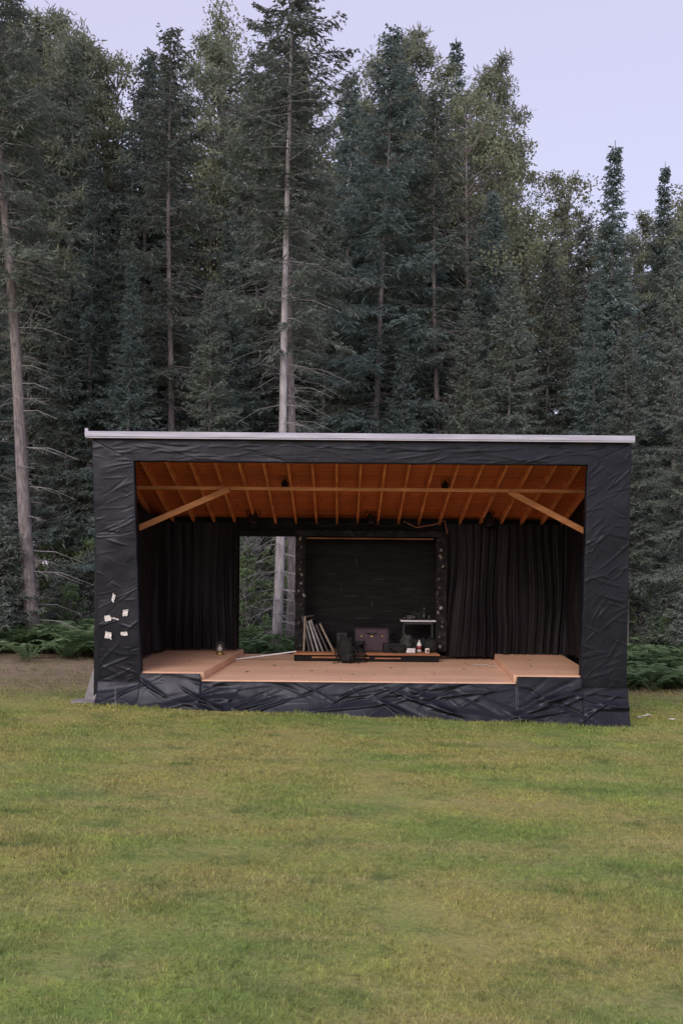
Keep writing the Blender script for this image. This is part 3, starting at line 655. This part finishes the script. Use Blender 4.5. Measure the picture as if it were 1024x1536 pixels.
thing('carton',(1.66,3.25,ZP),'small white carton with printed red panel','carton',[('carton_body',b,M_paper,False),('printed_panel',l4,M_red,False)],rotz=R(10))
b=MB(); b.box((0,0,.17),(.22,.2,.34),None,.012); g_=MB(); g_.lathe((0,0,0),[(.001,0),(.07,0),(.085,.01),(.085,.02)],18)
e=thing('small_speaker',(.02,3.9,ZP),'small black loudspeaker box behind the backpack','speaker',[('cabinet',b,M_blackmetal,False)])
o=g_.out('speaker_cone',M_dgrey,e,True); o.rotation_euler=(R(90),0,0); o.location=(0,-.1,.2)
b=MB(); b.bar((0,0,0),(1.12,-.1,.165),.05,.022); k=MB(); k.bar((-.05,.005,-.005),(.0,0,0),.054,.026)
thing('white_plank',(-1.97,3.3,.55),'long white board resting on the platform edge','board',[('board',b,M_white,False),('end_block',k,M_paper,False)])
b=MB(); b.lathe((0,0,0),[(.001,0),(.075,0),(.08,.015),(.07,.05),(.045,.065)],16); g_=MB(); g_.lathe((0,0,.065),[(.035,0),(.05,.03),(.052,.06),(.035,.1)],16)
t_=MB(); t_.lathe((0,0,.165),[(.04,0),(.045,.015),(.02,.04),(.001,.045)],14); h_=MB(); h_.tube([(-.055,0,.06),(-.075,0,.15),(-.04,0,.24),(.04,0,.24),(.075,0,.15),(.055,0,.06)],[.004]*6,6)
thing('lantern',(-2.30,3.1,.645),'small oil lantern standing on the raised floor','lantern',[('fuel_tank',b,M_brass,True),('globe',g_,M_glass,True),('cap',t_,M_grey,True),('handle',h_,M_grey,True)])
def scrap(nm,loc,size,rz,m_,label,cat,group=None,rx=0):
    V=[];nx=8;F=[]
    for j in range(nx+1):
        for i in range(nx+1):
            u=i/nx-.5;v=j/nx-.5
            V.append((u*size[0]*(1+.2*noise.noise(Vector((v*3,loc[0],1)))),v*size[1]*(1+.2*noise.noise(Vector((u*3,loc[1],5)))),.012*(noise.noise(Vector((u*3+loc[0],v*3,0)))+.5)))
    F=[(j*(nx+1)+i,j*(nx+1)+i+1,(j+1)*(nx+1)+i+1,(j+1)*(nx+1)+i) for j in range(nx) for i in range(nx)]
    o=obj_from(nm,V,F,m_,smooth=True); o.location=loc; o.rotation_euler=(rx,0,rz); return tag(o,label,cat,group)
scrap('paper_strip',(2.55,2.65,.536),(.42,.05),-.15,M_paper,'pale strip of tape lying on floor boards','paper')
scrap('paper_strip',(2.78,2.45,.536),(.3,.04),.5,M_paper,'pale strip of tape lying on floor boards','paper')
for x_,y_,m_ in((-1.2,2.3,M_dgrey),(-.5,1.4,M_tan),(.9,2.0,M_dgrey),(1.6,1.1,M_tan),(2.2,1.9,M_dgrey),(-1.6,1.2,M_dgrey),(.2,.9,M_tan),(2.35,3.0,M_lgrey),(-2.7,1.9,M_dgrey),(3.5,2.6,M_lgrey),(3.3,1.4,M_dgrey)):
    zf=.645 if (x_<-2.3 or x_>3.1) else .534
    scrap('floor_scrap',(x_,y_,zf),(random.uniform(.03,.09),random.uniform(.02,.06)),random.random()*3,m_,'small scrap of debris lying on the stage boards','debris','debris on the stage floor')
for i,(x,z,w,h,a) in enumerate(((-3.62,1.83,.05,.12,.3),(-3.71,1.50,.10,.09,-.2),(-3.43,1.59,.08,.10,.1),(-3.70,1.23,.10,.11,.05),(-3.45,1.26,.11,.06,-.1),(-3.60,1.5,.12,.025,.4))):
    b=MB(); n_=6; V=[];F=[]
    for jj in range(n_+1):
        for ii in range(n_+1):
            u=ii/n_-.5;v=jj/n_-.5; cu=.012*noise.noise(Vector((u*3,v*3,i*3)))+ (.03*max(0,v-.2))
            V.append((u*w*(1-.25*v*(i%2))+.02*noise.noise(Vector((v*9,u*2,i*5))),-cu,v*h+.02*u*(i%3-1)+.02*noise.noise(Vector((u*9,v*2,i*7)))))
    F=[(j*(n_+1)+q,j*(n_+1)+q+1,(j+1)*(n_+1)+q+1,(j+1)*(n_+1)+q) for j in range(n_) for q in range(n_)]
    o=obj_from('paper_notice',V,F,M_paper); o.location=(x,-.042,z); o.rotation_euler=(0,a,0); tag(o,'torn white paper scrap stuck on black plastic','paper','paper scraps on the pillar')
def par_can(x,y,z,s,tilt):
    body=MB(); body.lathe((0,0,0),[(.06,.0),(.085,.02),(.09,.05),(.09,.19),(.095,.2),(.1,.215),(.1,.23),(.085,.23),(.08,.12)],16)
    rear=MB(); rear.lathe((0,0,-.06),[(.001,0),(.04,.01),(.055,.06)],12)
    yk=MB(); yk.tube([(-.11,0,.1),(-.12,0,-.04),(-.07,0,-.12),(.07,0,-.12),(.12,0,-.04),(.11,0,.1)],[.009]*6,6)
    cl=MB(); cl.box((0,0,-.15),(.05,.05,.08),None,.008)
    e=thing('stage_light',(x,y,z),'black can stage light hanging under the rafters','stage light',[('lamp_housing',body,M_blackmetal,True),('rear_cap',rear,M_blackmetal,True),('yoke',yk,M_blackmetal,True),('clamp',cl,M_blackmetal,False)],'stage lights under the roof')
    e.rotation_euler=(math.pi-tilt,0,random.uniform(-.3,.3)); e.scale=(s,s,s)
for x,y,z,s in((-1.72,3.5,3.36,1.05),(.55,3.5,3.34,.85),(2.85,3.5,3.36,1.05),(-1.02,1.72,3.85,.65),(1.82,1.72,3.85,.65)): par_can(x,y,z,s,R(25))
for pts in ([(1.2,3.55,3.24),(1.45,3.5,3.12),(1.8,3.5,3.18),(2.0,3.5,3.26),(2.05,3.48,3.0)],[(-.7,3.45,3.2),(-.3,3.45,3.13),(.3,3.45,3.19),(.9,3.45,3.13),(1.3,3.45,3.22)]):
    b=MB(); b.tube(pts,[.009]*len(pts),6); o=b.out('cable',M_wood2 if pts[0][0]>0 else M_fabric,None,True); tag(o,'loose electrical cable draped under the ceiling','cable','cables under the ceiling')
sh=MB(); sh.add([(-4.16,.2,.11),(-3.87,.05,.11),(-3.93,.45,.72),(-4.06,.6,.72),(-4.13,.24,.11),(-3.85,.09,.11),(-3.91,.49,.72),(-4.03,.64,.72)],[(0,1,2,3),(7,6,5,4),(0,4,5,1),(1,5,6,2),(2,6,7,3),(3,7,4,0)])
sh.box((-4.08,.1,.155),(.42,.35,.05),None,.012)
o=sh.out('plywood_ramp',M_conc); tag(o,'weathered grey plywood piece leaning beside the stage corner','board')
b=MB(); b.tube([(0,0,-.1),(0,0,.30),(.005,0,.31)],[.007,.006,.003],8); b.tube([(-.02,0,.24),(.02,0,.25)],[.004,.004],6)
o=b.out('ground_stake',M_grey); o.location=(-3.5,-.4,.12); tag(o,'thin grey stake pushed into the grass','stake')
for x,y in((5.15,1.0),(5.28,1.15),(5.55,.75),(5.02,.8)):
    scrap('litter_scrap',(x,y,gz(x,y)+.03),(.1,.07),random.random()*3,M_paper,'crumpled pale scrap lying on the grass','litter','litter on the grass')
# ---------------------------------------------------------------- light, world, camera
w=bpy.data.worlds.new('World'); scene.world=w; w.use_nodes=True; nt=w.node_tree; nt.nodes.clear()
sky=nt.nodes.new('ShaderNodeTexSky'); sky.sky_type='NISHITA'; sky.sun_disc=False
SE,SA=30,200
sky.sun_elevation=R(SE); sky.sun_rotation=R(SA); sky.air_density=1; sky.dust_density=3; sky.ozone_density=2
bg1=nt.nodes.new('ShaderNodeBackground'); bg1.inputs[1].default_value=.07; nt.links.new(sky.outputs[0],bg1.inputs[0])
bg2=nt.nodes.new('ShaderNodeBackground'); bg2.inputs[0].default_value=(.66,.60,.765,1); bg2.inputs[1].default_value=.88
ad=nt.nodes.new('ShaderNodeAddShader'); wo=nt.nodes.new('ShaderNodeOutputWorld')
nt.links.new(bg1.outputs[0],ad.inputs[0]); nt.links.new(bg2.outputs[0],ad.inputs[1]); nt.links.new(ad.outputs[0],wo.inputs[0])
l=bpy.data.lights.new('sun','SUN'); l.energy=1.3; l.angle=R(35); l.color=(1,.96,.91)
so=link(bpy.data.objects.new('sun',l)); dv=Vector((math.sin(R(SA))*math.cos(R(SE)),math.cos(R(SA))*math.cos(R(SE)),math.sin(R(SE))))
so.rotation_euler=dv.to_track_quat('Z','Y').to_euler()
cam=bpy.data.cameras.new('camera'); cam.sensor_fit='HORIZONTAL'; cam.sensor_width=36; cam.lens=1504/1024*36; cam.shift_y=77/1024; cam.clip_end=2000
co=link(bpy.data.objects.new('camera',cam)); co.matrix_world=Matrix.Translation((0,-16,2.41))@Matrix.Rotation(R(90),4,'X')@Matrix.Rotation(R(.5),4,'Z')
scene.camera=co
scene.view_settings.view_transform='Standard'; scene.view_settings.look='None'; scene.view_settings.exposure=0
